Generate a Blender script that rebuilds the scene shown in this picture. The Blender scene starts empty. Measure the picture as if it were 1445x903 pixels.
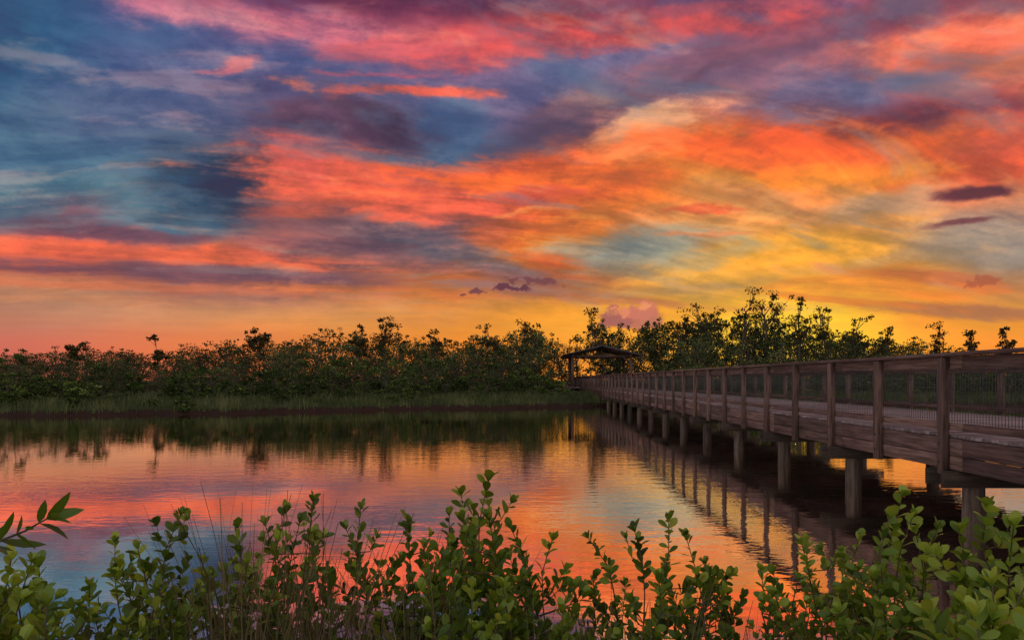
import bpy, math, random
import numpy as np
from mathutils import Vector
random.seed(7); rng=np.random.default_rng(11)
S=bpy.context.scene
F=963.3; CX=722.5; HY=536.0; EYE=1.8
def lin(c):
    out=[]
    for v in c:
        v/=255.0
        out.append(v/12.92 if v<=0.04045 else ((v+0.055)/1.055)**2.4)
    return out
def W(px,py,d): return np.array([(px-CX)/F*d, d, EYE-(py-HY)/F*d])

# ---------------------------------------------------------------- node helpers
class NT:
    def __init__(s,t): s.t=t
    def n(s,ty,**k):
        nd=s.t.nodes.new(ty)
        for a,b in k.items(): setattr(nd,a,b)
        return nd
    def set(s,inp,v):
        if isinstance(v,bpy.types.NodeSocket): s.t.links.new(v,inp)
        elif v is not None: inp.default_value=v
    def math(s,op,a,b=None,c=None,clamp=False):
        nd=s.n('ShaderNodeMath',operation=op); nd.use_clamp=clamp
        s.set(nd.inputs[0],a); s.set(nd.inputs[1],b); s.set(nd.inputs[2],c)
        return nd.outputs[0]
    def mix(s,f,a,b,bt='MIX'):
        nd=s.n('ShaderNodeMix',data_type='RGBA',blend_type=bt)
        s.set(nd.inputs[0],f)
        for i,v in ((6,a),(7,b)):
            if isinstance(v,(list,tuple)): v=tuple(v)[:3]+(1,)
            s.set(nd.inputs[i],v)
        return nd.outputs[2]
    def rng(s,v,a,b,c=0.,d=1.,it='SMOOTHSTEP'):
        nd=s.n('ShaderNodeMapRange',interpolation_type=it)
        for i,q in enumerate((v,a,b,c,d)): s.set(nd.inputs[i],q)
        return nd.outputs[0]
    def noise(s,vec,scale,detail=4,rough=.5,dist=0.):
        nd=s.n('ShaderNodeTexNoise'); s.set(nd.inputs['Vector'],vec)
        nd.inputs['Scale'].default_value=scale; nd.inputs['Detail'].default_value=detail
        nd.inputs['Roughness'].default_value=rough; nd.inputs['Distortion'].default_value=dist
        return nd
    def mapping(s,vec,loc=(0,0,0),rot=(0,0,0),sc=(1,1,1),vt='POINT'):
        nd=s.n('ShaderNodeMapping',vector_type=vt); s.set(nd.inputs[0],vec)
        nd.inputs[1].default_value=loc; nd.inputs[2].default_value=rot; nd.inputs[3].default_value=sc
        return nd.outputs[0]
    def comb(s,x,y,z=0.):
        nd=s.n('ShaderNodeCombineXYZ')
        for i,v in enumerate((x,y,z)): s.set(nd.inputs[i],v)
        return nd.outputs[0]

def newmat(name):
    m=bpy.data.materials.new(name); m.use_nodes=True; m.node_tree.nodes.clear()
    t=NT(m.node_tree); o=t.n('ShaderNodeOutputMaterial'); return m,t,o

# ---------------------------------------------------------------- mesh helpers
def mesh_obj(name,V,Q,rnd=None,mat=None,parent=None,smooth=False,bevel=0):
    V=np.asarray(V,dtype=np.float32); Q=np.asarray(Q,dtype=np.int32)
    me=bpy.data.meshes.new(name)
    me.vertices.add(len(V)); me.vertices.foreach_set('co',V.ravel())
    me.loops.add(Q.size); me.loops.foreach_set('vertex_index',Q.ravel())
    me.polygons.add(len(Q)); me.polygons.foreach_set('loop_start',np.arange(len(Q),dtype=np.int32)*4)
    me.update(calc_edges=True)
    if rnd is not None:
        a=me.attributes.new('rnd','FLOAT','POINT'); a.data.foreach_set('value',np.asarray(rnd,dtype=np.float32))
    if smooth: me.polygons.foreach_set('use_smooth',np.ones(len(Q),dtype=bool))
    me.validate()
    ob=bpy.data.objects.new(name,me); S.collection.objects.link(ob)
    if mat: me.materials.append(mat)
    if parent: ob.parent=parent
    if bevel:
        b=ob.modifiers.new('bevel','BEVEL'); b.width=bevel; b.segments=1; b.limit_method='ANGLE'
    return ob
def empty(name,loc=(0,0,0),rz=0):
    e=bpy.data.objects.new(name,None); e.location=loc; e.rotation_euler=(0,0,rz); S.collection.objects.link(e); return e

CUBE=np.array([[x,y,z] for x in(-.5,.5) for y in(-.5,.5) for z in(-.5,.5)])
CQ=np.array([[0,1,3,2],[4,6,7,5],[0,4,5,1],[2,3,7,6],[0,2,6,4],[1,5,7,3]])
class MB:
    def __init__(s): s.V=[];s.Q=[];s.R=[];s.n=0
    def add(s,V,Q,r=None):
        s.V.append(V); s.Q.append(np.asarray(Q)+s.n); s.n+=len(V)
        if r is None: r=random.random()
        s.R.append(np.full(len(V),r) if np.isscalar(r) else r)
    def box(s,c,size,rot=None,r=None):
        v=CUBE*np.array(size)
        if rot is not None: v=v@rot.T
        s.add(v+np.array(c),CQ,r)
    def bar(s,p0,p1,w,h,r=None):
        p0=np.array(p0,float);p1=np.array(p1,float); d=p1-p0; L=np.linalg.norm(d); d/=L
        up=np.array([0,0,1.]) if abs(d[2])<.95 else np.array([1.,0,0])
        sx=np.cross(d,up); sx/=np.linalg.norm(sx); u=np.cross(sx,d)
        s.box((p0+p1)/2,(w,L,h),np.array([sx,d,u]).T,r)
    def tube(s,P,R,sides=6,r=None,cap=False):
        P=np.array(P,float); k=len(P); T=np.gradient(P,axis=0); T/=np.linalg.norm(T,axis=1)[:,None]+1e-9
        ref=np.array([.31,.95,.05]); A=np.cross(T,ref); A/=np.linalg.norm(A,axis=1)[:,None]+1e-9; B=np.cross(T,A)
        a=np.arange(sides)*2*math.pi/sides
        V=P[:,None,:]+np.array(R)[:,None,None]*(np.cos(a)[None,:,None]*A[:,None,:]+np.sin(a)[None,:,None]*B[:,None,:])
        V=V.reshape(-1,3); q=[]
        for i in range(k-1):
            for j in range(sides):
                j2=(j+1)%sides; q.append([i*sides+j,i*sides+j2,(i+1)*sides+j2,(i+1)*sides+j])
        s.add(V,q,r)
    def obj(s,name,mat,parent=None,**k):
        return mesh_obj(name,np.concatenate(s.V),np.concatenate(s.Q),np.concatenate(s.R),mat,parent,**k)
def unit(a): return a/(np.linalg.norm(a,axis=-1,keepdims=True)+1e-9)

def cards(C,size,aspect=1.0,up=0.3):
    n=len(C); d=unit(rng.normal(size=(n,3))+np.array([0,0,up])); q=unit(np.cross(d,rng.normal(size=(n,3))))
    L=(np.asarray(size)*rng.uniform(.6,1.3,n))[:,None]; w=L*aspect*.5
    V=np.stack([C-d*L*.5, C+q*w, C+d*L*.5, C-q*w],1).reshape(-1,3)
    Q=np.arange(4*n).reshape(n,4); return V,Q

# ---------------------------------------------------------------- SKY (glowing translucent dome of clouds in front of the world sky)
rows={
0:[(44,78,120),(54,84,130),(108,92,142),(180,108,140),(155,88,125),(140,64,98),(108,60,98),(130,64,92),(170,64,80),(125,64,92),(98,74,112),(120,76,108),(130,80,114),(195,82,90),(215,90,90)],
40:[(44,83,125),(52,90,135),(64,90,138),(94,98,146),(145,102,140),(178,92,120),(175,80,98),(200,82,90),(202,74,80),(180,78,92),(112,84,118),(160,84,105),(185,94,104),(222,102,92),(238,116,96)],
80:[(48,90,130),(60,95,138),(76,95,142),(90,99,145),(90,99,148),(108,102,146),(128,100,140),(136,99,134),(112,100,140),(110,102,142),(145,100,128),(172,99,114),(206,112,108),(236,124,100),(244,130,96)],
120:[(54,96,134),(72,101,142),(82,100,143),(86,99,146),(106,97,138),(112,108,146),(122,109,146),(122,109,148),(112,113,150),(130,106,132),(164,112,120),(140,110,136),(125,114,146),(198,116,112),(234,124,100)],
160:[(64,101,138),(76,103,140),(84,99,140),(92,96,136),(102,84,112),(110,82,108),(88,107,144),(114,103,138),(118,92,118),(230,154,114),(220,132,106),(156,88,96),(144,90,108),(170,88,92),(210,94,82)],
200:[(72,108,142),(76,109,141),(80,103,140),(84,93,128),(116,80,104),(148,84,100),(90,107,140),(132,100,116),(192,102,86),(238,124,72),(238,118,66),(236,96,54),(234,96,54),(238,114,70),(234,100,74)],
240:[(78,115,146),(80,116,146),(74,106,140),(60,77,106),(200,94,88),(230,100,82),(204,97,90),(226,98,72),(240,108,52),(246,124,50),(246,122,44),(244,124,46),(244,132,52),(232,94,56),(226,92,64)],
280:[(90,127,146),(92,128,146),(84,119,141),(62,82,108),(186,96,92),(240,106,70),(232,100,74),(210,90,70),(228,98,54),(244,124,56),(246,146,72),(230,143,84),(242,158,86),(236,150,88),(226,132,92)],
320:[(124,114,128),(144,96,108),(112,110,129),(94,114,134),(156,98,98),(124,86,96),(138,94,98),(220,102,62),(246,124,46),(236,142,82),(234,152,84),(246,162,72),(250,162,70),(212,146,102),(182,140,120)],
360:[(228,106,82),(222,96,80),(206,99,86),(226,104,72),(162,90,90),(134,90,97),(150,98,96),(220,114,62),(240,122,44),(160,142,118),(206,152,84),(250,166,54),(232,156,62),(190,146,100),(166,140,118)],
400:[(196,126,94),(202,126,90),(186,108,86),(158,94,90),(136,88,94),(170,104,82),(218,114,60),(156,98,84),(188,102,68),(194,130,74),(184,142,84),(244,156,46),(244,146,40),(246,142,44),(194,130,82)],
440:[(190,128,100),(198,136,104),(206,140,102),(210,142,96),(216,144,88),(220,145,80),(224,142,70),(232,148,58),(240,156,50),(244,162,44),(252,174,46),(255,188,46),(255,174,40),(246,146,38),(222,144,62)],
480:[(208,110,90),(218,116,86),(226,122,80),(232,128,74),(236,133,66),(238,139,56),(242,142,48),(244,145,44),(250,158,38),(255,170,34),(255,188,36),(255,206,42),(255,186,28),(255,164,28),(250,146,32)],
536:[(204,98,78),(214,104,76),(224,110,70),(230,116,64),(236,122,56),(240,128,48),(244,132,42),(246,136,38),(250,146,34),(255,156,30),(255,174,30),(255,186,34),(255,166,25),(252,146,26),(242,130,32)]}
GS=np.array([[c for c in rows[k]] for k in sorted(rows)],float); GY=np.array(sorted(rows),float)
def catmull(A,u,v):
    ny,nx,_=A.shape; u=np.clip(u,0,nx-1.001); v=np.clip(v,0,ny-1.001); i=u.astype(int); j=v.astype(int); fu=u-i; fv=v-j
    def w(f): return [-.5*f**3+f**2-.5*f,1.5*f**3-2.5*f**2+1,-1.5*f**3+2*f**2+.5*f,.5*f**3-.5*f**2]
    wu=w(fu); wv=w(fv); out=0
    for b in range(4):
        row=0
        for a in range(4): row=row+A[np.clip(j+b-1,0,ny-1),np.clip(i+a-1,0,nx-1)]*wu[a][...,None]
        out=out+row*wv[b][...,None]
    return np.clip(out,0,255)
def perlin(x,y,seed):
    r=np.random.default_rng(seed); g=r.uniform(0,2*math.pi,(256,256)); gx=np.cos(g); gy=np.sin(g)
    xi=np.floor(x).astype(int); yi=np.floor(y).astype(int); xf=x-xi; yf=y-yi
    def d(a,b): return gx[(xi+a)%256,(yi+b)%256]*(xf-a)+gy[(xi+a)%256,(yi+b)%256]*(yf-b)
    f=lambda q:q*q*q*(q*(q*6-15)+10); U=f(xf); V_=f(yf)
    return ((d(0,0)*(1-U)+d(1,0)*U)*(1-V_)+(d(0,1)*(1-U)+d(1,1)*U)*V_)*1.6
def fbm(x,y,seed,octv=6,rough=.52):
    s=0;a=1;tot=0
    for k in range(octv):
        s=s+a*perlin(x*2**k+k*17.3,y*2**k-k*9.1,seed+k); tot+=a*.75; a*=rough
    return s/tot
def sst(a,b,x): q=np.clip((x-a)/(b-a),0,1); return q*q*(3-2*q)
AZ=np.radians(np.concatenate([np.linspace(-84,-43,34),np.linspace(-42.4,42.4,1000),np.linspace(43,84,34)]))
EL=np.radians(np.concatenate([[-2.,-.6],np.linspace(-.1,34,400),np.linspace(35,66,32)]))
A,E=np.meshgrid(AZ,EL)
PX=CX+F*np.tan(np.clip(A,-1.2,1.2)); PY=HY-F*np.tan(E)/np.cos(np.clip(A,-1.2,1.2))
den=np.maximum(np.sin(E),0)+.20; CPX=np.sin(A)*np.cos(E)/den; CPY=np.cos(A)*np.cos(E)/den
def rot(a): 
    a=math.radians(a); return CPX*math.cos(a)+CPY*math.sin(a), -CPX*math.sin(a)+CPY*math.cos(a)
SA,SB=rot(16)
q1=fbm(SA*.8,SB*1.2,50,3); q2=fbm(SA*.8+9,SB*1.2+4,60,3)
SAw=SA+q1*.22; SBw=SB+q2*.16
lowf=.18+.82*sst(.03,.28,E)
ws1=fbm(SAw*1.1,SBw*3.0,1,8,.60); ws2=fbm(SAw*1.1+5,SBw*3.0+3,12,8,.60)
wi1=fbm(A*6,E*13,23,8,.62); wi2=fbm(A*6+7,E*13+3,34,8,.62)
wx=(ws1*78+wi1*72)*lowf; wy=(ws2*24+wi2*30)*lowf
u=(PX+wx)/100.; v=np.interp(PY+wy,GY,np.arange(len(GY)))
C=catmull(GS,u,v)
st1=fbm(SAw*1.6,SBw*6.5,71,8,.64)
st2=fbm(SAw*3.0+3,SBw*11.0+1,81,7,.66)
bi1=fbm(A*11+wi1*.3,E*24+wi2*.3,91,8,.66)
blobs=[(1130,468,150,40,0,(255,210,60),.6,.2),(1080,372,240,34,12,(252,176,58),.6,.5),(900,345,170,22,4,(128,142,138),.8,.6),(1240,290,120,16,6,(162,144,136),.5,.7),(1400,350,120,30,0,(148,140,134),.6,.6),(1020,360,90,10,8,(142,142,126),.5,.8),
(300,12,200,22,-10,(216,125,146),.7,.8),(430,35,160,13,-14,(212,110,130),.5,.8),(560,6,330,18,-3,(98,46,78),.7,.8),(860,58,330,14,7,(224,76,70),.6,.8),(640,60,240,14,5,(212,84,88),.5,.8),(980,18,200,14,6,(208,82,84),.5,.8),
(1180,40,260,18,14,(112,76,102),.6,.8),(1350,60,200,24,18,(248,116,88),.65,.8),(1030,105,220,13,16,(100,84,118),.6,.8),(1240,120,200,15,14,(108,110,146),.6,.8),(1300,20,160,14,16,(120,64,92),.5,.8),(1120,130,120,12,18,(100,100,140),.5,.8),
(600,215,90,40,0,(82,106,140),.75,.8),(620,165,70,26,0,(86,108,146),.65,.8),(450,160,110,48,20,(96,66,92),.75,.9),(530,175,34,54,35,(76,56,80),.75,.9),(320,262,140,40,-6,(48,62,88),.9,.9),(260,225,60,24,-30,(64,76,106),.5,.9),(360,235,60,26,30,(56,62,90),.6,.9),
(520,262,230,42,-8,(244,102,76),.8,.9),(430,285,120,26,-4,(246,106,78),.6,.8),(430,218,60,34,-20,(214,90,88),.5,.9),(700,232,160,18,6,(230,98,72),.6,.9),
(150,325,170,12,-4,(108,68,88),.8,.9),(60,342,160,8,-3,(238,106,80),.6,.7),(170,357,420,12,-3,(240,106,74),.8,.7),(80,380,260,9,-2,(124,76,92),.75,.8),(300,388,380,12,-3,(114,78,94),.8,.8),(330,370,220,6,-3,(230,106,72),.6,.7),(200,405,420,5,-2,(218,116,80),.6,.6),
(610,350,210,15,-14,(94,94,110),.75,.9),(480,322,160,10,-8,(122,88,100),.6,.9),(560,372,220,9,-6,(152,98,96),.5,.9),
(1290,165,300,15,8,(124,58,76),.75,.9),(1400,130,140,13,16,(208,92,84),.55,.8),(1150,175,150,9,6,(150,64,68),.5,.9),(770,182,140,19,12,(96,80,106),.8,.9),(860,160,120,8,28,(108,80,100),.6,.8),(905,182,110,30,24,(250,184,138),.75,.9),
(1020,212,420,26,4,(246,98,44),.7,.8),(900,245,340,15,3,(246,114,46),.6,.8),(1250,215,240,13,8,(240,100,54),.6,.8),(930,135,170,7,22,(114,76,98),.6,.8),(1200,245,260,12,4,(250,144,46),.5,.7),
(775,277,60,13,5,(162,68,76),.6,.9),(1000,297,80,4.5,2,(222,92,60),.8,.6),(735,300,90,3,8,(255,146,78),.7,.5),(1000,328,80,3,3,(235,120,68),.5,.6),(790,368,80,11,-5,(216,92,42),.75,.9),(840,300,140,15,20,(248,128,46),.5,.8),
(590,126,150,8,-2,(250,106,86),.95,.6),(425,117,50,9,-8,(250,130,108),.95,.8),(335,98,42,10,25,(226,114,124),.8,.8),(300,108,30,4,0,(200,104,126),.6,.7),(540,103,100,3.5,-2,(206,96,118),.65,.7),
(1405,270,64,9,4,(88,46,62),1.,.7),(1370,321,70,4,5,(108,60,72),.9,.6),(1310,392,140,9,-6,(188,98,64),.75,.9),(1370,410,100,7,4,(230,120,56),.6,.9),(1340,440,170,8,-3,(156,98,78),.75,.8),(1190,425,130,5,-5,(208,104,42),.6,.8),(1140,395,120,5,10,(216,126,56),.5,.8),(850,420,220,6,-4,(165,95,78),.6,.8),(980,405,140,7,5,(164,132,96),.5,.8),(1230,370,160,7,6,(190,146,100),.5,.8),
(120,425,300,5,-1,(214,138,96),.5,.6),(520,410,200,7,-3,(224,118,62),.6,.8)]
def blob(C,px,py,rx,ry,an,c,s,nz,W1,W2,edge,soft=.72):
    a=math.radians(an); dx=PX+W1-px; dy=-(PY+W2-py); X=(dx*math.cos(a)+dy*math.sin(a))/(rx*1.2); Y=(-dx*math.sin(a)+dy*math.cos(a))/(ry*1.65)
    r=np.sqrt(X*X+Y*Y); f=(sst(0,soft,1-r+edge*nz)*s*(1-sst(1.5,2.2,r)))[...,None]
    return C*(1-f)+np.array(c,float)*f
bx=(ws1*38+wi1*44)*lowf; by=(ws2*12+wi2*15)*lowf
edge=(st1*.70+bi1*.50)
for b in blobs: C=blob(C,*b,bx,by,edge)
hi=sst(.03,.20,E)[...,None]
fA=sst(-.42,.42,st1*.6+ws1*.3+bi1*.28)[...,None]; fB=sst(-.48,.48,st2*.55+bi1*.55)[...,None]
C=C*(1-hi)+hi*C*(np.array([.80,.83,.88])*(1-fA)+np.array([1.12,1.07,1.01])*fA)
C=C*(1-.9*hi)+.9*hi*C*(np.array([.88,.90,.93])*(1-fB)+np.array([1.11,1.07,1.03])*fB)
gapf=(sst(.08,.5,fbm(SAw*1.4+11,SBw*4.0,131,8,.62)+bi1*.15))[...,None]
slate=np.array([90,110,138.])*sst(.05,.4,E)[...,None]+np.array([156,146,134.])*(1-sst(.05,.4,E)[...,None])
C=C*(1-gapf*hi*.42)+slate*gapf*hi*.42
lit=(sst(.15,.6,fbm(SAw*2.0+21,SBw*6+5,141,7,.62)+bi1*.2))[...,None]
C=C+(255-C)*lit*hi*np.array([.26,.13,.06])
hz=sst(-.2,.5,fbm(A*3,E*60,151,5,.5))[...,None]*(1-hi)
C=C*(1-.14*hz)+np.array([180,108,86.])*.14*hz
c1=fbm(A*46,E*60,161,5,.6); c2=fbm(A*46+3,E*60+8,171,5,.6)
for b in [(893,450,44,12,0,(176,100,96),.85,.5),(905,438,22,11,0,(204,114,96),.85,.5),(868,454,26,7,0,(160,90,90),.75,.5),(905,431,14,4,0,(242,150,100),.75,.5),(880,440,10,3,0,(234,138,96),.7,.5),(720,407,28,3,0,(100,52,68),.95,.6),(755,396,34,3,-5,(112,58,68),.75,.7),(672,412,14,2.2,0,(112,62,74),.9,.6),(1388,396,24,4.5,0,(166,84,62),.8,.8)]:
    C=blob(C,*b,c1*16,c2*8,c1,.3)
C=np.clip(C,0,255)/255.
lum=(C*np.array([.3,.55,.15])).sum(-1,keepdims=True); C=np.clip(lum+(C-lum)*.98,0,1)
T=np.where(C<=.04045,C/12.92,((C+.055)/1.055)**2.4)
yy_=np.cos(E)*np.cos(A)
FRONT=np.array([.035,.03,.035]); REAR_LO=np.array(lin((210,199,186))); REAR_HI=np.array(lin((202,204,210)))
ek=sst(0,.9,E)[...,None]; rear=REAR_LO*(1-ek)+REAR_HI*ek; wk=sst(-.1,.55,yy_)[...,None]; WB=rear*(1-wk)+FRONT*wk
fade=(1-sst(math.radians(58),math.radians(83),np.abs(A)))*(1-sst(math.radians(48),math.radians(65.5),E))
EM=np.maximum(T-WB,0)*fade[...,None]
R_=1500.
V=np.stack([R_*np.sin(A)*np.cos(E),R_*np.cos(A)*np.cos(E),EYE+R_*np.sin(E)],-1).reshape(-1,3); ny,nx=A.shape
ii=(np.arange(ny-1)[:,None]*nx+np.arange(nx-1)[None,:]).ravel(); Q=np.stack([ii,ii+nx,ii+nx+1,ii+1],1)
m,t,o=newmat('sky_clouds')
at=t.n('ShaderNodeAttribute',attribute_name='glow'); em_=t.n('ShaderNodeEmission'); t.set(em_.inputs[0],at.outputs['Color'])
trn=t.n('ShaderNodeBsdfTransparent'); ad=t.n('ShaderNodeAddShader'); t.t.links.new(em_.outputs[0],ad.inputs[0]); t.t.links.new(trn.outputs[0],ad.inputs[1]); t.t.links.new(ad.outputs[0],o.inputs[0])
m.cycles.emission_sampling='NONE'
dome=mesh_obj('sky',V,Q,None,m,smooth=True)
ca=dome.data.attributes.new('glow','FLOAT_COLOR','POINT'); cc=np.ones((len(V),4),dtype=np.float32); cc[:,:3]=EM.reshape(-1,3); ca.data.foreach_set('color',cc.ravel())

wd=bpy.data.worlds.new('World'); S.world=wd; wd.use_nodes=True; wd.node_tree.nodes.clear(); t=NT(wd.node_tree)
tc=t.n('ShaderNodeTexCoord'); sp=t.n('ShaderNodeSeparateXYZ'); t.set(sp.inputs[0],tc.outputs['Generated']); X,Y,Z=sp.outputs
el=t.math('ARCSINE',Z)
col=t.mix(t.rng(el,0,.9),tuple(REAR_LO),tuple(REAR_HI)); col=t.mix(t.rng(Y,-.1,.55),col,tuple(FRONT))
sky=t.n('ShaderNodeTexSky',sky_type='NISHITA'); sky.sun_disc=False; sky.sun_elevation=math.radians(3.5); sky.sun_rotation=math.radians(23)
col=t.mix(1.0,col,t.mix(1.0,sky.outputs[0],(.002,.002,.002),'MULTIPLY'),'ADD')
col=t.mix(t.rng(el,-.06,-.005),lin((50,40,36)),col)
bg=t.n('ShaderNodeBackground'); t.set(bg.inputs[0],col); bg.inputs[1].default_value=1.0
wo=t.n('ShaderNodeOutputWorld'); t.t.links.new(bg.outputs[0],wo.inputs[0])

sun=bpy.data.lights.new('sun','SUN'); sun.energy=1.6; sun.angle=math.radians(2); sun.color=(1,.5,.2)
so=bpy.data.objects.new('sun',sun); S.collection.objects.link(so)
sd=Vector((math.sin(math.radians(23)),math.cos(math.radians(23)),math.tan(math.radians(3.5))))
so.rotation_euler=sd.to_track_quat('Z','Y').to_euler()

# ---------------------------------------------------------------- MATERIALS
def leafmat(name,c1,c2,c3,trans=.35,rough=.5,spec=.3):
    m,t,o=newmat(name); at=t.n('ShaderNodeAttribute',attribute_name='rnd')
    cr=t.n('ShaderNodeValToRGB'); e=cr.color_ramp.elements; e[0].color=(*c1,1); e[1].color=(*c3,1); q=e.new(.55); q.color=(*c2,1)
    t.set(cr.inputs[0],at.outputs['Fac'])
    if trans==0:
        p=t.n('ShaderNodeBsdfDiffuse'); t.set(p.inputs[0],cr.outputs[0]); t.t.links.new(p.outputs[0],o.inputs[0]); return m
    p=t.n('ShaderNodeBsdfPrincipled'); t.set(p.inputs['Base Color'],cr.outputs[0]); p.inputs['Roughness'].default_value=rough; p.inputs['Specular IOR Level'].default_value=spec
    tr=t.n('ShaderNodeBsdfTranslucent'); t.set(tr.inputs[0],t.mix(1.,cr.outputs[0],(1.5,1.35,.6),'MULTIPLY'))
    mx=t.n('ShaderNodeMixShader'); mx.inputs[0].default_value=trans
    t.t.links.new(p.outputs[0],mx.inputs[1]); t.t.links.new(tr.outputs[0],mx.inputs[2]); t.t.links.new(mx.outputs[0],o.inputs[0]); return m
M_far=leafmat('far_foliage',(.032,.038,.017),(.082,.096,.036),(.21,.22,.08),0)
M_emer=leafmat('tall_tree_foliage',(.035,.032,.015),(.07,.058,.024),(.15,.11,.04),.35,.7,.1)
M_shore=leafmat('shore_foliage',(.038,.058,.019),(.095,.135,.034),(.21,.26,.07),0)
M_grassfar=leafmat('marsh_grass_mat',(.032,.046,.016),(.09,.105,.042),(.25,.22,.12),0)
M_leaf=leafmat('shrub_leaf',(.032,.06,.009),(.11,.185,.020),(.33,.42,.05),.38,.42,.4)
M_leafL=leafmat('shrub_leaf_light',(.06,.11,.02),(.17,.27,.032),(.36,.47,.075),.4,.42,.4)
M_dry=leafmat('dry_grass_mat',(.045,.042,.022),(.15,.115,.065),(.36,.26,.17),.25,.7,.1)
def simple(name,c1,c2,sc=(1,1,1),scale=8,rough=.8,bump=.3,spec=.3):
    m,t,o=newmat(name); tc=t.n('ShaderNodeTexCoord'); at=t.n('ShaderNodeAttribute',attribute_name='rnd')
    mp=t.mapping(tc.outputs['Object'],sc=sc)
    va=t.n('ShaderNodeVectorMath',operation='ADD'); t.set(va.inputs[0],mp); t.set(va.inputs[1],t.comb(t.math('MULTIPLY',at.outputs['Fac'],37.),t.math('MULTIPLY',at.outputs['Fac'],91.),0.))
    n=t.noise(va.outputs[0],scale,6,.65); n2=t.noise(va.outputs[0],scale*.18,3,.5)
    c=t.mix(t.rng(n.outputs[0],.3,.7),c1,c2)
    c=t.mix(1.,c,t.mix(at.outputs['Fac'],(.66,.66,.68),(1.28,1.22,1.2)),'MULTIPLY')
    c=t.mix(1.,c,t.mix(t.rng(n2.outputs[0],.35,.65),(.75,.74,.72),(1.1,1.1,1.1)),'MULTIPLY')
    p=t.n('ShaderNodeBsdfPrincipled'); t.set(p.inputs['Base Color'],c); p.inputs['Roughness'].default_value=rough; p.inputs['Specular IOR Level'].default_value=spec
    b=t.n('ShaderNodeBump'); b.inputs['Strength'].default_value=bump; b.inputs['Distance'].default_value=.01; t.set(b.inputs['Height'],n.outputs[0]); t.t.links.new(b.outputs[0],p.inputs['Normal'])
    t.t.links.new(p.outputs[0],o.inputs[0]); return m
w1=(.080,.045,.038); w2=(.25,.15,.128)
M_wy=simple('weathered_wood_along',w1,w2,(8,.5,8),3.5)
M_wz=simple('weathered_wood_upright',w1,w2,(8,8,.6),3.5)
M_wx=simple('weathered_wood_planks',(.17,.125,.13),(.37,.295,.30),(.6,8,8),3.5)
M_pile=simple('pile_wood',(.06,.043,.036),(.21,.155,.13),(6,6,.6),3.5)
M_cap=simple('cap_beam_wood',(.04,.028,.023),(.10,.07,.055),(.6,8,8),3.5)
M_wire=simple('galvanised_wire',(.05,.05,.055),(.09,.09,.09),rough=.5)
M_bark=simple('bark',(.07,.055,.04),(.20,.16,.12),(4,4,1),6)
M_roof=simple('roof_shingles',(.06,.05,.052),(.14,.12,.12),(1,1,1),9)
M_twig=simple('twig_bark',(.09,.06,.042),(.20,.14,.10),(10,10,4),8)

# water
m,t,o=newmat('water'); M_water=m
tc=t.n('ShaderNodeTexCoord'); P=tc.outputs['Object']
n1=t.noise(t.mapping(P,sc=(.75,1.6,1)),2.2,3,.5).outputs[0]
n2=t.noise(t.mapping(P,sc=(.7,1.5,1)),9.,2,.5).outputs[0]
patch=t.rng(t.noise(t.mapping(P,sc=(.6,1,1)),.10,3,.5).outputs[0],.38,.62,.22,1.)
h=t.math('MULTIPLY',t.math('ADD',t.math('MULTIPLY',n1,1.),t.math('MULTIPLY',n2,.25)),patch)
b=t.n('ShaderNodeBump'); b.inputs['Strength'].default_value=1.0; b.inputs['Distance'].default_value=.0055; t.set(b.inputs['Height'],h)
gl=t.n('ShaderNodeBsdfGlossy'); gl.inputs['Color'].default_value=(1.,.94,.89,1); gl.inputs['Roughness'].default_value=.02; t.t.links.new(b.outputs[0],gl.inputs['Normal'])
df=t.n('ShaderNodeBsdfDiffuse'); df.inputs[0].default_value=(.012,.012,.014,1)
fr=t.n('ShaderNodeFresnel'); fr.inputs[0].default_value=1.5
fac=t.math('MULTIPLY_ADD',fr.outputs[0],.4,.86,clamp=True)
mx=t.n('ShaderNodeMixShader'); t.set(mx.inputs[0],fac); t.t.links.new(df.outputs[0],mx.inputs[1]); t.t.links.new(gl.outputs[0],mx.inputs[2]); t.t.links.new(mx.outputs[0],o.inputs[0])
# ground
m,t,o=newmat('ground'); M_ground=m
tc=t.n('ShaderNodeTexCoord'); P=tc.outputs['Object']; s3=t.n('ShaderNodeSeparateXYZ'); t.set(s3.inputs[0],P)
n=t.noise(P,3.,8,.65).outputs[0]; nn=t.noise(P,.6,4,.6).outputs[0]
mud=t.mix(n,(.018,.008,.006),(.05,.024,.018)); gr=t.mix(nn,(.02,.03,.01),(.06,.07,.03))
c=t.mix(t.rng(t.math('ADD',s3.outputs[2],t.math('MULTIPLY',n,.2)),.28,.42),mud,gr)
p=t.n('ShaderNodeBsdfPrincipled'); t.set(p.inputs['Base Color'],c); p.inputs['Roughness'].default_value=.85; p.inputs['Specular IOR Level'].default_value=.15
b=t.n('ShaderNodeBump'); b.inputs['Strength'].default_value=.8; b.inputs['Distance'].default_value=.05; t.set(b.inputs['Height'],n); t.t.links.new(b.outputs[0],p.inputs['Normal']); t.t.links.new(p.outputs[0],o.inputs[0])

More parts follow.
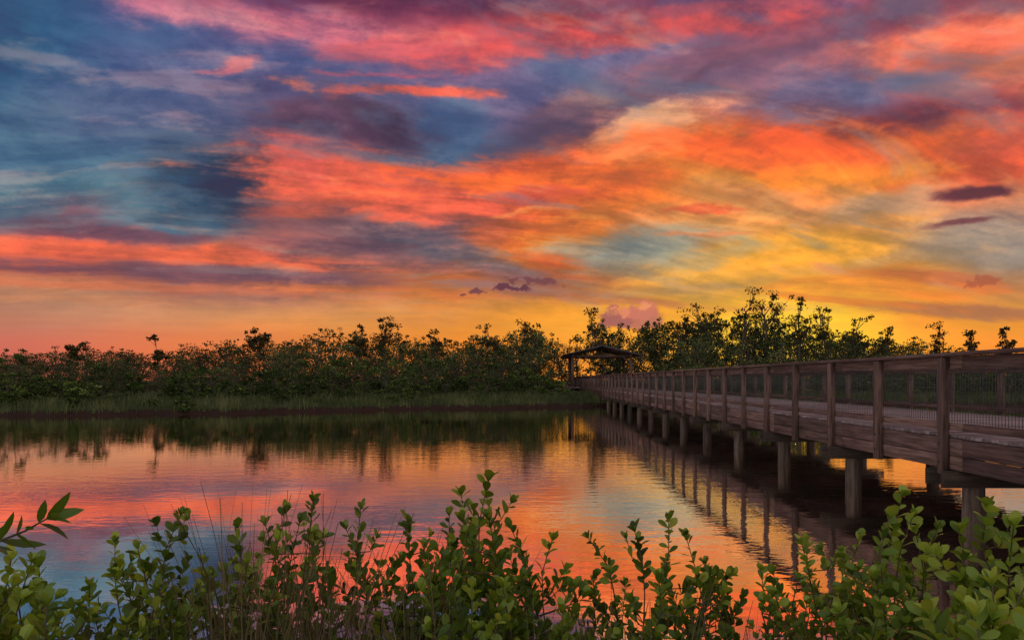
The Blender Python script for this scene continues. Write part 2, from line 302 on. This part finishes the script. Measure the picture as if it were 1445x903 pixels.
# ---------------------------------------------------------------- TERRAIN + WATER
def far_shore(x):
    x=np.asarray(x,float)
    b=np.interp(x,[-200,-60,-26,-14,-8,0,6,12,30,60,200],[30,31,33.5,37,41,43.5,47,50,48,46,44])
    return b+.5*np.sin(x*.9)+.35*np.sin(x*2.3+1)+.2*np.sin(x*5.1)
def near_shore(x): return 3.2+.25*np.sin(np.asarray(x)*1.3)+.1*np.sin(np.asarray(x)*4.)
def ground_h(x,y):
    fs=far_shore(x); ns=near_shore(x)
    hn=np.interp(ns-y,[-1.8,0,1.0,2.2],[-.7,0,.22,.34])
    hf=np.interp(y-fs,[-2.5,-.1,.2,1.2,8,60],[-.7,-.05,.26,.36,.7,1.0])
    h=np.where(y<15,hn,hf)
    return h+.03*np.sin(x*3.1+y*2.)*np.sin(y*2.7-x)
xs=np.concatenate([np.linspace(-600,-85,14),np.linspace(-80,80,321),np.linspace(85,600,14)])
ys=np.concatenate([np.linspace(-400,-6,14),np.arange(-5,7,.25),np.arange(7.5,28,1.5),np.arange(28,56,.25),np.linspace(57,90,20),np.linspace(100,900,16)])
XX,YY=np.meshgrid(xs,ys); ZZ=ground_h(XX,YY)
V=np.stack([XX,YY,ZZ],-1).reshape(-1,3); nx=len(xs); ny=len(ys)
ii=(np.arange(ny-1)[:,None]*nx+np.arange(nx-1)[None,:]).ravel(); Q=np.stack([ii,ii+1,ii+nx+1,ii+nx],1)
mesh_obj('ground',V,Q,None,M_ground,smooth=True)
mesh_obj('water',[[-500,1.2,0],[500,1.2,0],[500,62,0],[-500,62,0]],[[0,1,2,3]],None,M_water)

# ---------------------------------------------------------------- BOARDWALK
ang=math.atan((742-CX)/F); bw=empty('boardwalk',(5.2,0,0),-ang)
WID=3.8; SP=1.545; Y0=8.44; k0=-8; k1=42
py=[Y0+SP*k for k in range(k0,k1+1)]; ya=py[0]-.3; yb=py[-1]+.1; L=yb-ya
deckz=EYE-.667; topz=EYE+.333; botz=EYE-1.115
posts=MB(); rails=MB(); fascia=MB(); planks=MB(); piles=MB(); caps=MB(); wire=MB(); bolts=MB()
for side,x0 in((-1,0.0),(1,WID)):
    for i,y in enumerate(py):
        posts.box((x0+side*.045,y+random.uniform(-.012,.012),(topz-.05+botz-.03)/2+random.uniform(-.015,.015)),(.09,.115,(topz-.05)-(botz-.03)))
        if side<0:
            for zb in(deckz-.12,deckz-.34): bolts.tube([[x0-.105,y,zb],[x0-.09,y,zb]],[.013,.014],6,r=.5); bolts.box((x0-.1045,y,zb),(.003,.018,.018),r=.5)
    y=ya
    while y<yb-.01:
        e=min(y+SP*2,yb)
        rails.box((x0-side*.0,(y+e)/2,topz-.022+random.uniform(-.004,.004)),(.19,e-y-.008,.042))
        rails.box((x0-side*.025,(y+e)/2,topz-.045-.075),(.042,e-y-.008,.14))
        rails.box((x0-side*.025,(y+e)/2,deckz+.10),(.04,e-y-.008,.09))
        fascia.box((x0-side*.027,(y+e)/2,deckz-.045-.105),(.05,e-y-.008,.205))
        fascia.box((x0-side*.029+random.uniform(-.002,.002),(y+e)/2,deckz-.045-.215-.085),(.05,e-y-.008,.165))
        y=e
    zz0=deckz+.14; zz1=topz-.115; xw=x0-side*.052
    yy=ya
    while yy<yb:
        wire.box((xw,yy,(zz0+zz1)/2),(.004,.004,zz1-zz0),r=.5); yy+=.052
    z=zz0+.03
    while z<zz1:
        wire.box((xw+.0045,(ya+yb)/2,z),(.004,L,.004),r=.5); z+=.102
y=ya
while y<yb:
    planks.box((WID/2,y+.07,deckz-.02+random.uniform(-.003,.003)),(WID-.02+random.uniform(-.01,.01),.138,.04)); y+=.145
for xj in(.75,1.5,2.3,3.05): fascia.box((xj,(ya+yb)/2,deckz-.165),(.06,L,.24))
for i,y in enumerate(py):
    if (i+k0)%2: continue
    for dy in(-.16,.16): caps.box((WID/2,y+dy,botz-.09),(WID+.3,.075,.2))
    for xp in(.33,WID-.33):
        a=[[xp+random.uniform(-.01,.01),y,-1.2],[xp,y,0],[xp,y,deckz-.3]]; piles.tube(a,[.135,.13,.12],12)
posts.obj('railing_posts',M_wz,bw,bevel=.006); rails.obj('rails',M_wy,bw,bevel=.005); fascia.obj('stringers',M_wy,bw,bevel=.005)
planks.obj('deck_planks',M_wx,bw,bevel=.004); piles.obj('piles',M_pile,bw,smooth=True); caps.obj('pile_caps',M_cap,bw,bevel=.006); wire.obj('wire_mesh',M_wire,bw); bolts.obj('bolts',M_wire,bw)

# ---------------------------------------------------------------- SHELTER
sh=empty('roofed_shelter',(5.2+.0202*68,68,0),-ang)
fr_=MB(); rf=MB(); fl=MB()
cx=2.1; eav=4.15; apex=5.0; hw=3.7; hx=2.8
for xx in(cx-hx,cx+hx):
    for yy in(-2.2,2.2):
        fr_.box((xx,yy,(eav+.3)/2+.2),(.28,.28,eav-.1))
        fr_.bar((xx,yy,eav-.95),(xx+(.75 if xx<cx else -.75),yy,eav-.12),.1,.12)
    fr_.box((xx,0,eav-.0),(.16,5.4,.26))
for yy in(-2.2,0,2.2):
    fr_.box((cx,yy+.004,eav-.06),(2*hx+.5,.14,.2)); fr_.box((cx,yy,(eav+apex)/2),(.14,.14,apex-eav-.1))
    for sg in(-1,1): fr_.bar((cx,yy+.1,apex-.12),(cx+sg*hw*.97,yy+.1,eav-.14),.09,.14)
for sg in(-1,1):
    a=np.array([cx,0,apex]); b_=np.array([cx+sg*hw,0,eav-.05])
    d=(b_-a); Ls=np.linalg.norm(d); d/=Ls; nrm=np.array([-d[2],0,d[0]])*(1 if sg>0 else -1)
    R=np.array([d,[0,1,0],nrm]).T
    rf.box((a+b_)/2+nrm*.06,(Ls,6.2,.12),R)
    for q in range(12): rf.box(a+d*(Ls*(q+.5)/12)+nrm*(.13),(Ls/12*.98,6.22,.02),R@np.array([[math.cos(.04),0,math.sin(.04)],[0,1,0],[-math.sin(.04),0,math.cos(.04)]]))
rf.box((cx,0,apex+.14),(.3,6.24,.06))
fl.box((cx,0,deckz-.09),(2*hx+.5,5.0,.12)); 
for xx in(cx-hx,cx,cx+hx):
    for yy in(-2.2,2.2): fl.box((xx,yy,.4),(.25,.25,1.2))
fr_.obj('frame',M_wz,sh,bevel=.01); rf.obj('roof',M_roof,sh); fl.obj('floor',M_wx,sh)

# ---------------------------------------------------------------- TREES
def tree_proto(seed,cw=.32,ncl=22,per=46,leaf=.026,low=.25,kind='dense'):
    r=np.random.default_rng(seed); mb=MB(); C=[]; SZ=[]
    if kind=='sparse':
        pts=[np.zeros(3)]
        for i in range(6): pts.append(pts[-1]+np.array([r.normal()*.02,r.normal()*.02,.12]))
        pts=np.array(pts); br=[]
        nb=int(r.integers(7,11))
        for k in range(nb):
            q=r.uniform(.5,1.); b0=pts[min(6,int(q*6+.4))]; a=r.uniform(0,6.28); l=r.uniform(.04,.15)
            e=b0+np.array([math.cos(a)*l,math.sin(a)*l,r.uniform(.06,.26)])
            mid=(b0+e)/2+np.array([0,0,-.02])+r.normal(size=3)*.012; br.append(([b0,mid,e],[.007,.005,.0022]))
            for j in range(int(r.integers(2,5))):
                c=e+r.normal(size=3)*np.array([.045,.045,.03]); br.append(([mid,(mid+c)/2+r.normal(size=3)*.006,c],[.004,.0026,.0014]))
                C.append(c); SZ.append(r.uniform(.024,.058))
        zt=max(c[2]+s*.6 for c,s in zip(C,SZ)); k=np.array([1,1,1/zt]); C=[c*k for c in C]
        mb.tube(pts*k,np.linspace(.016,.006,7),5,r=.3)
        for P_,R2 in br: mb.tube(np.array(P_)*k,R2,4,r=.3)
    else:
        pts=[np.zeros(3)]
        for i in range(5): pts.append(pts[-1]+np.array([r.normal()*.02,r.normal()*.02,.14]))
        pts=np.array(pts); mb.tube(pts,np.linspace(.016,.005,6),5,r=float(r.uniform(.1,.6)))
        top=r.uniform(.52,.66)
        for i in range(ncl):
            h=low+(.93-low)*(i+.5)/ncl; rad=cw*math.sqrt(max(0.04,1-((h-.38)/top)**2))*r.uniform(.2,1.)
            a=r.uniform(0,2*math.pi); h=min(.93,h+r.normal()*.04); c=np.array([math.cos(a)*rad,math.sin(a)*rad,h])
            b0=pts[min(5,max(1,int(h*5)))]*np.array([1,1,.0])+np.array([0,0,h*.62])
            mb.tube([b0,(b0+c)/2+np.array([0,0,-.02]),c],[.006,.004,.002],4,r=.3)
            C.append(c); SZ.append(r.uniform(.05,.105))
        for k in range(6):
            a=r.uniform(0,6.28); q=r.uniform(0,cw*.8); c=np.array([math.cos(a)*q,math.sin(a)*q,r.uniform(.88,1.05)-q*.25]); C.append(c); SZ.append(r.uniform(.016,.04))
            mb.tube([c*np.array([.6,.6,.7]),c],[.004,.0015],4,r=.3)
    lv=[];lr=[]
    for c,s in zip(C,SZ):
        n=int(per*r.uniform(.6,1.3)*(1 if s>.045 else .5 if kind=='dense' else 1)); q=r.normal(size=(n,3)); q=unit(q)*(r.uniform(0,1,(n,1))**.45)
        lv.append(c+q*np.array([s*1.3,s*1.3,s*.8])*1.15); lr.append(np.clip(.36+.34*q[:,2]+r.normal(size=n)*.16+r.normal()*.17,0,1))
    return mb,np.concatenate(lv),np.concatenate(lr),leaf
def trees_mesh(name,protos,inst,matL,matB,leafsize=None,aspect=.8,par=None):
    LV=[];LQ=[];LR=[];BV=[];BQ=[];BR=[];nl=0;nb=0
    for (pi,x,y,z,H,wsc,rot,tint) in inst:
        mb,lv,lr,lf=protos[pi]; c,s=math.cos(rot),math.sin(rot); R=np.array([[c,-s,0],[s,c,0],[0,0,1]])
        sc=np.array([H*wsc,H*wsc,H]); o=np.array([x,y,z])
        Cc=(lv*sc)@R.T+o; v,q=cards(Cc,leafsize or lf*H,aspect); LV.append(v);LQ.append(q+nl);nl+=len(v);LR.append(np.repeat(np.clip(lr+tint,0,1),4))
        bv=(np.concatenate(mb.V)*sc)@R.T+o; BV.append(bv);BQ.append(np.concatenate(mb.Q)+nb);nb+=len(bv);BR.append(np.concatenate(mb.R))
    e=par or empty(name)
    mesh_obj('foliage',np.concatenate(LV),np.concatenate(LQ),np.concatenate(LR),matL,e)
    mesh_obj('trunks_and_limbs',np.concatenate(BV),np.concatenate(BQ),np.concatenate(BR),matB,e)
    return e
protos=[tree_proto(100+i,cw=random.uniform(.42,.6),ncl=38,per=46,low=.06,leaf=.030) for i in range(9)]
sparse=[tree_proto(300+i,per=32,kind='sparse') for i in range(9)]
skx=[-600,0,60,110,150,220,300,360,400,450,500,550,600,650,700,740,800,850,900,960,1000,1050,1100,1150,1200,1250,1300,1350,1400,1445,2200]
sky_=[492,498,494,486,498,492,486,478,474,466,470,470,470,482,468,460,464,460,462,454,448,448,454,462,466,474,480,488,494,500,498]
def Hfor(x,y,f=1.):
    px=CX+F*x/y; return EYE-.5+(HY-np.interp(px,skx,sky_))/F*y*f
inst=[]
for (ya_,yb_,step,f0,f1) in((53,57,2.1,.1,.6),(57,62,2.1,.35,.85),(63,69,2.1,.65,.98),(71,78,2.2,.75,1.04),(80,88,2.4,.82,1.10)):
    x=-72
    while x<76:
        yy=random.uniform(ya_,yb_)
        off=float(far_shore(x))-44; yy=yy+off*.75
        if not(3.0<x<13.0 and yy<76):
            H=float(Hfor(x,yy,random.uniform(f0,f1)))
            inst.append((random.randrange(9),x,yy,.5,H,random.uniform(.8,1.2)*min(1.4,6/H),random.uniform(0,6.3),random.gauss(0,.19)))
        x+=step*random.uniform(.6,1.4)
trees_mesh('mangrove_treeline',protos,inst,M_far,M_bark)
em=[(365,463,62),(498,458,62),(545,446,66),(222,474,58),(612,464,66),(742,449,70),(845,434,66),(1000,426,70),(1043,408,66),(1086,410,70),(1135,420,66),(1160,432,72),(1192,446,70),(1250,460,68),(1335,455,66),(1378,466,62),(105,482,58),(700,458,72),(965,444,74),(1425,461,60)]
for i,(px_,pyy,d) in enumerate(em):
    x=(px_-CX)/F*d; H=EYE+(HY-pyy)/F*d-.3
    e=empty('mangrove_tree')
    trees_mesh('mangrove_tree',sparse,[(i%9,x,d,.3,H,random.uniform(.75,1.05),random.uniform(0,6.3),random.gauss(0,.1))],M_emer,M_bark,par=e,leafsize=.2)

shp=[tree_proto(500+i,cw=.6,ncl=26,per=46,low=.06) for i in range(4)]
inst=[]
for (px_,d,H,w) in((12,38,2.0,1.3),(40,39,1.5,1.3),(100,39,1.5,1.6),(125,38,1.3,1.5),(290,44,1.1,1.4),(400,45,1.5,1.3),(700,52,1.7,1.3),(735,53,2.6,1.0),(760,53,1.8,1.),(790,51,1.6,1.1),(560,50,1.2,1.4),(650,52,1.3,1.3),(-60,37,1.8,1.3),(-150,36,1.8,1.3)):
    inst.append((random.randrange(4),(px_-CX)/F*d,d,.25,H,w,random.uniform(0,6),random.gauss(.12,.1)))
x=-74
while x<76:
    yy=float(far_shore(x))+random.uniform(4.5,10)
    if not(3.5<x<12): inst.append((random.randrange(4),x,yy,.5,random.uniform(.9,3.2),random.uniform(.8,1.3),random.uniform(0,6),random.gauss(-.2,.2)))
    x+=random.uniform(.4,1.2)
x=-50
while x<50:
    if not(3.5<x<11) and random.random()<.5: inst.append((random.randrange(4),x,float(far_shore(x))+random.uniform(.5,3.5),.2,random.uniform(.4,1.0),random.uniform(1.,1.7),random.uniform(0,6),random.gauss(-.1,.15)))
    x+=random.uniform(.8,4)
trees_mesh('shoreline_shrubs',shp,inst,M_shore,M_bark,leafsize=.12)

def grass(name,X_,Y_,Hh,wd,mat,lean=.25,seg=3,base=None,rn=None,taper=.9):
    n=len(X_); z=ground_h(X_,Y_) if base is None else base
    a=rng.uniform(0,2*math.pi,n); ld=np.stack([np.cos(a),np.sin(a)],1)*(rng.uniform(.2,1,n)*lean*Hh)[:,None]
    b=rng.uniform(0,2*math.pi,n); wv=np.stack([np.cos(b),np.sin(b)*.4,np.zeros(n)],1)
    V=[]
    for k in range(seg+1):
        tt=k/seg; c=np.stack([X_+ld[:,0]*tt**2,Y_+ld[:,1]*tt**2,z-.02+Hh*tt*(1-.12*tt*lean)],1); ww=((wd*(1-tt**1.5*taper))*.5)[:,None]
        V+=[c-wv*ww,c+wv*ww]
    V=np.stack(V,1).reshape(-1,3); m_=2*(seg+1)
    Q=np.concatenate([np.stack([np.arange(n)*m_+2*k,np.arange(n)*m_+2*k+1,np.arange(n)*m_+2*k+3,np.arange(n)*m_+2*k+2],1) for k in range(seg)])
    r=np.clip(rng.normal(.5,.2,n) if rn is None else rn,0,1)
    return mesh_obj(name,V,Q,np.repeat(r,m_),mat)
n=64000
gx=rng.uniform(-60,62,n); dd=rng.uniform(0,1,n)**1.3*8+.05; gy=far_shore(gx)+dd
clump=np.clip(.5+.7*fbm(gx*.35,gy*.5,201,4),0,1); cl2=np.clip(.5+.8*fbm(gx*1.2,gy*.9,205,3),0,1)
hh=rng.uniform(.12,.48,n)*(.4+.7*clump+.5*cl2); rn=.08+.60*clump+.28*(cl2-.5)+rng.normal(0,.12,n)+.12*np.clip(dd/5,0,1)
grass('marsh_grass',gx,gy,hh,np.full(n,.04),M_grassfar,.4,2,rn=rn)

# ---------------------------------------------------------------- FOREGROUND SHRUBS
TT=np.array([0,.22,.5,.78,1.]); OBOV=np.array([.05,.26,.46,.46,.14]); LANC=np.array([.05,.40,.5,.33,.03])
def leaves(Bp,Dd,Nn,Ls,asp,WW):
    n=len(Bp); Dd=unit(Dd); side=unit(np.cross(Dd,Nn)); Nn=np.cross(side,Dd)
    curl=rng.normal(-.06,.14,n); V=np.zeros((n,15,3))
    for i in range(5):
        for j,sg in enumerate((-1,0,1)):
            zz=curl*TT[i]**2+abs(sg)*WW[i]*asp*.24
            V[:,i*3+j]=Bp+Dd*(Ls*TT[i])[:,None]+side*(Ls*asp*WW[i]*sg)[:,None]+Nn*(Ls*zz)[:,None]
    q=[]
    for i in range(4):
        for j in range(2): q.append([i*3+j,i*3+j+1,(i+1)*3+j+1,(i+1)*3+j])
    q=np.array(q); Q=(np.arange(n)[:,None,None]*15+q[None]).reshape(-1,4)
    return V.reshape(-1,3),Q
class Shrub:
    def __init__(s,leafL=.062,asp=.62,gap=.024,shape=OBOV): s.mb=MB(); s.B=[];s.D=[];s.N=[];s.L=[];s.R=[]; s.leafL=leafL; s.asp=asp; s.gap=gap; s.shape=shape
    def axis(s,P,r0,r1,t0,lf=1.):
        P=np.array(P); s.mb.tube(P,np.linspace(r0,r1,len(P)),5)
        seg=np.linalg.norm(np.diff(P,axis=0),axis=1); Lt=seg.sum(); cum=np.concatenate([[0],np.cumsum(seg)])
        u=t0*Lt; ph=random.uniform(0,6.28); tint=random.gauss(0,.14)
        while u<Lt:
            p=np.array([np.interp(u,cum,P[:,k]) for k in range(3)]); i=max(0,min(len(seg)-1,int(np.searchsorted(cum,u))-1))
            T=unit(P[i+1]-P[i]); A=unit(np.cross(T,[.3,.9,.1])); Bv=np.cross(T,A)
            for k in(0,math.pi):
                if random.random()<.15: continue
                aa=ph+k+random.gauss(0,.4); o=A*math.cos(aa)+Bv*math.sin(aa); near=u/Lt
                d=unit(o*random.uniform(.5,1.2)+T*random.uniform(.2,.9)+np.array([0,0,random.uniform(.0,.55)]))
                s.put(p+o*r1,d,T-o*.2+rng.normal(size=3)*.45,(1.08-.3*near**3)*lf,tint+.12*near)
            ph+=1.57+random.gauss(0,.4); u+=s.gap*random.uniform(.6,1.6)
        T=unit(P[-1]-P[-2]); A=unit(np.cross(T,[.3,.9,.1])); Bv=np.cross(T,A)
        for k in range(5):
            aa=ph+k*1.3; o=A*math.cos(aa)+Bv*math.sin(aa); s.put(P[-1],T+o*random.uniform(.25,.9),o*-1+T*.2,lf*random.uniform(.6,1.),tint+.22)
    def put(s,p,d,n,l,tn):
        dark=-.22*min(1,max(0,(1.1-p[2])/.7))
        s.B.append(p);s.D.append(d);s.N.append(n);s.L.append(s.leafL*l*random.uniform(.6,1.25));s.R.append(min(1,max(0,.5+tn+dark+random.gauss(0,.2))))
    def stem(s,p0,p1,r=.006,twigs=6,tw=.24):
        p0=np.array(p0,float);p1=np.array(p1,float); c=p0*.45+p1*.55+np.array([random.gauss(0,.12),random.gauss(0,.07),-.05])
        tt=np.linspace(0,1,9)[:,None]; P=(1-tt)**2*p0+2*tt*(1-tt)*c+tt**2*p1+rng.normal(size=(9,3))*.012
        s.axis(P,r,.0018,random.uniform(.65,.85))
        for k in range(twigs):
            q=random.uniform(.3,.92); b=P[min(8,int(q*8))]; a=random.choice((0,math.pi))+random.gauss(0,.8); l=tw*random.uniform(.4,1.3)*(1.2-q*.6)
            d=np.array([math.cos(a)*random.uniform(.6,1.2),math.sin(a)*.7,random.uniform(.2,.9)]); e=b+d*l
            mid=(b+e)/2+np.array([d[0],d[1],0])*l*.18-np.array([0,0,.025]); s.axis([b,mid,e],.003,.0013,random.uniform(.3,.6),.95)
    def build(s,name,mat):
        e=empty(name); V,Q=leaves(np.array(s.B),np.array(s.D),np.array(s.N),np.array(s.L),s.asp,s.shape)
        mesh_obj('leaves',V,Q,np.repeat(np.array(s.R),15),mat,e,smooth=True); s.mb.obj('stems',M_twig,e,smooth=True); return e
def bush(name,tops,depth,fill,mat=M_leaf,leafL=.057,asp=.60,ylow=(800,880),twigs=7,gap=.020):
    s=Shrub(leafL,asp,gap=gap); xs_=[q[0] for q in tops]; mx_=np.mean(xs_)
    bx=(mx_-CX)/F*depth
    def go(px_,py_,d,tw):
        p1=W(px_,py_,d); b=np.array([p1[0]*.5+bx*.5+random.gauss(0,.08),d+random.uniform(-.1,.15),0]); b[2]=max(float(ground_h(b[0],b[1])),-.1)
        s.stem(b,p1,twigs=tw)
    for q in tops: go(q[0],q[1],depth+random.uniform(-.2,.2),twigs)
    for i in range(fill): go(random.uniform(min(xs_)-20,max(xs_)+20),random.uniform(*ylow),depth+random.uniform(-.35,.3),twigs)
    s.build(name,mat)
N='mangrove_shrub'
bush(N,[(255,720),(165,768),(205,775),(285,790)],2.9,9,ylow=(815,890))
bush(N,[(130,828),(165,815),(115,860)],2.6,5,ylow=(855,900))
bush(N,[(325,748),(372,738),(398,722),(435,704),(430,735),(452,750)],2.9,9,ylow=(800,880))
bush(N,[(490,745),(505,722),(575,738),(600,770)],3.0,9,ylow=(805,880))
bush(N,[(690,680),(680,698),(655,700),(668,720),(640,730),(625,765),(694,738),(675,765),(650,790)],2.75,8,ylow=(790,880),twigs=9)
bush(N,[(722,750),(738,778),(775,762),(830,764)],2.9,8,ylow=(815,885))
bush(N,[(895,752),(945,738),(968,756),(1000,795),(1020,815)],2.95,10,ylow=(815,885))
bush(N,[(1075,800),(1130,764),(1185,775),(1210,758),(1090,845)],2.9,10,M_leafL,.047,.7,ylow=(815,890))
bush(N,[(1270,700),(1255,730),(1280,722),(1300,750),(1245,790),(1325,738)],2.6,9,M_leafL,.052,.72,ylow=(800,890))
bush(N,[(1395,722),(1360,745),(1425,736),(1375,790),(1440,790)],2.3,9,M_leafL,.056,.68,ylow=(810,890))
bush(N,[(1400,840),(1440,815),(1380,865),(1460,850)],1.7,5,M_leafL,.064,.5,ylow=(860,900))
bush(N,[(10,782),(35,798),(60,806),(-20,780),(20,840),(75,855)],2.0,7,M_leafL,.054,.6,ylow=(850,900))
s=Shrub(.085,.36,gap=.026,shape=LANC)
b=np.array([-1.45,1.35,.33]); s.axis([b,b+[.05,.02,.5],b+[.16,.03,.95],[-1.10,1.4,1.45],[-1.00,1.4,1.49],[-.955,1.4,1.515]],.006,.0015,.76,.9)
s.build('arching_leafy_branch',M_leaf)

def tuft(name,items,mat,wd):
    X_=[];Y_=[];H_=[]
    for (px_,sp_,top,d,n_) in items:
        for k in range(n_):
            dd_=d+random.gauss(0,.10); x_=(px_+random.gauss(0,sp_)-CX)/F*dd_; zt=EYE-(top+130*random.random()**1.1-HY)/F*dd_
            X_.append(x_);Y_.append(dd_);H_.append(zt)
    X_=np.array(X_);Y_=np.array(Y_);z=np.maximum(ground_h(X_,Y_),-.05); H_=np.array(H_)-z
    grass(name,X_,Y_,H_,np.full(len(X_),wd),mat,.30,8,base=z,taper=.72)
tuft('grass_tuft',[(345,28,660,2.4,60),(450,22,672,2.45,50),(420,60,750,2.5,90)],M_dry,.0068)
tuft('grass_tuft',[(590,50,720,2.45,50),(520,60,800,2.5,120),(700,60,815,2.5,110)],M_dry,.006)
tuft('grass_tuft',[(850,70,825,2.5,130),(970,60,815,2.5,110),(1170,60,825,2.5,110),(1250,60,835,2.3,90)],M_dry,.0055)
tuft('grass_tuft',[(200,60,820,2.5,110),(300,60,800,2.5,110)],M_dry,.0055)
n=9000; gx=rng.uniform(-6,6,n); gy=rng.uniform(-1,3.3,n)
k=~((gy<.9)&(abs(gx)<1.)); gx=gx[k];gy=gy[k]
grass('bank_grass',gx,gy,rng.uniform(.12,.45,len(gx)),np.full(len(gx),.006),M_grassfar,.5,3)

# ---------------------------------------------------------------- CAMERA
cam=bpy.data.cameras.new('camera'); co=bpy.data.objects.new('camera',cam); S.collection.objects.link(co); S.camera=co
cam.sensor_width=36; cam.lens=24; cam.shift_y=84.5/1445; cam.clip_end=4000; cam.clip_start=.05
co.location=(0,0,EYE); co.rotation_euler=(math.pi/2,0,0)
S.view_settings.view_transform='Standard'; S.view_settings.look='None'; S.view_settings.exposure=0
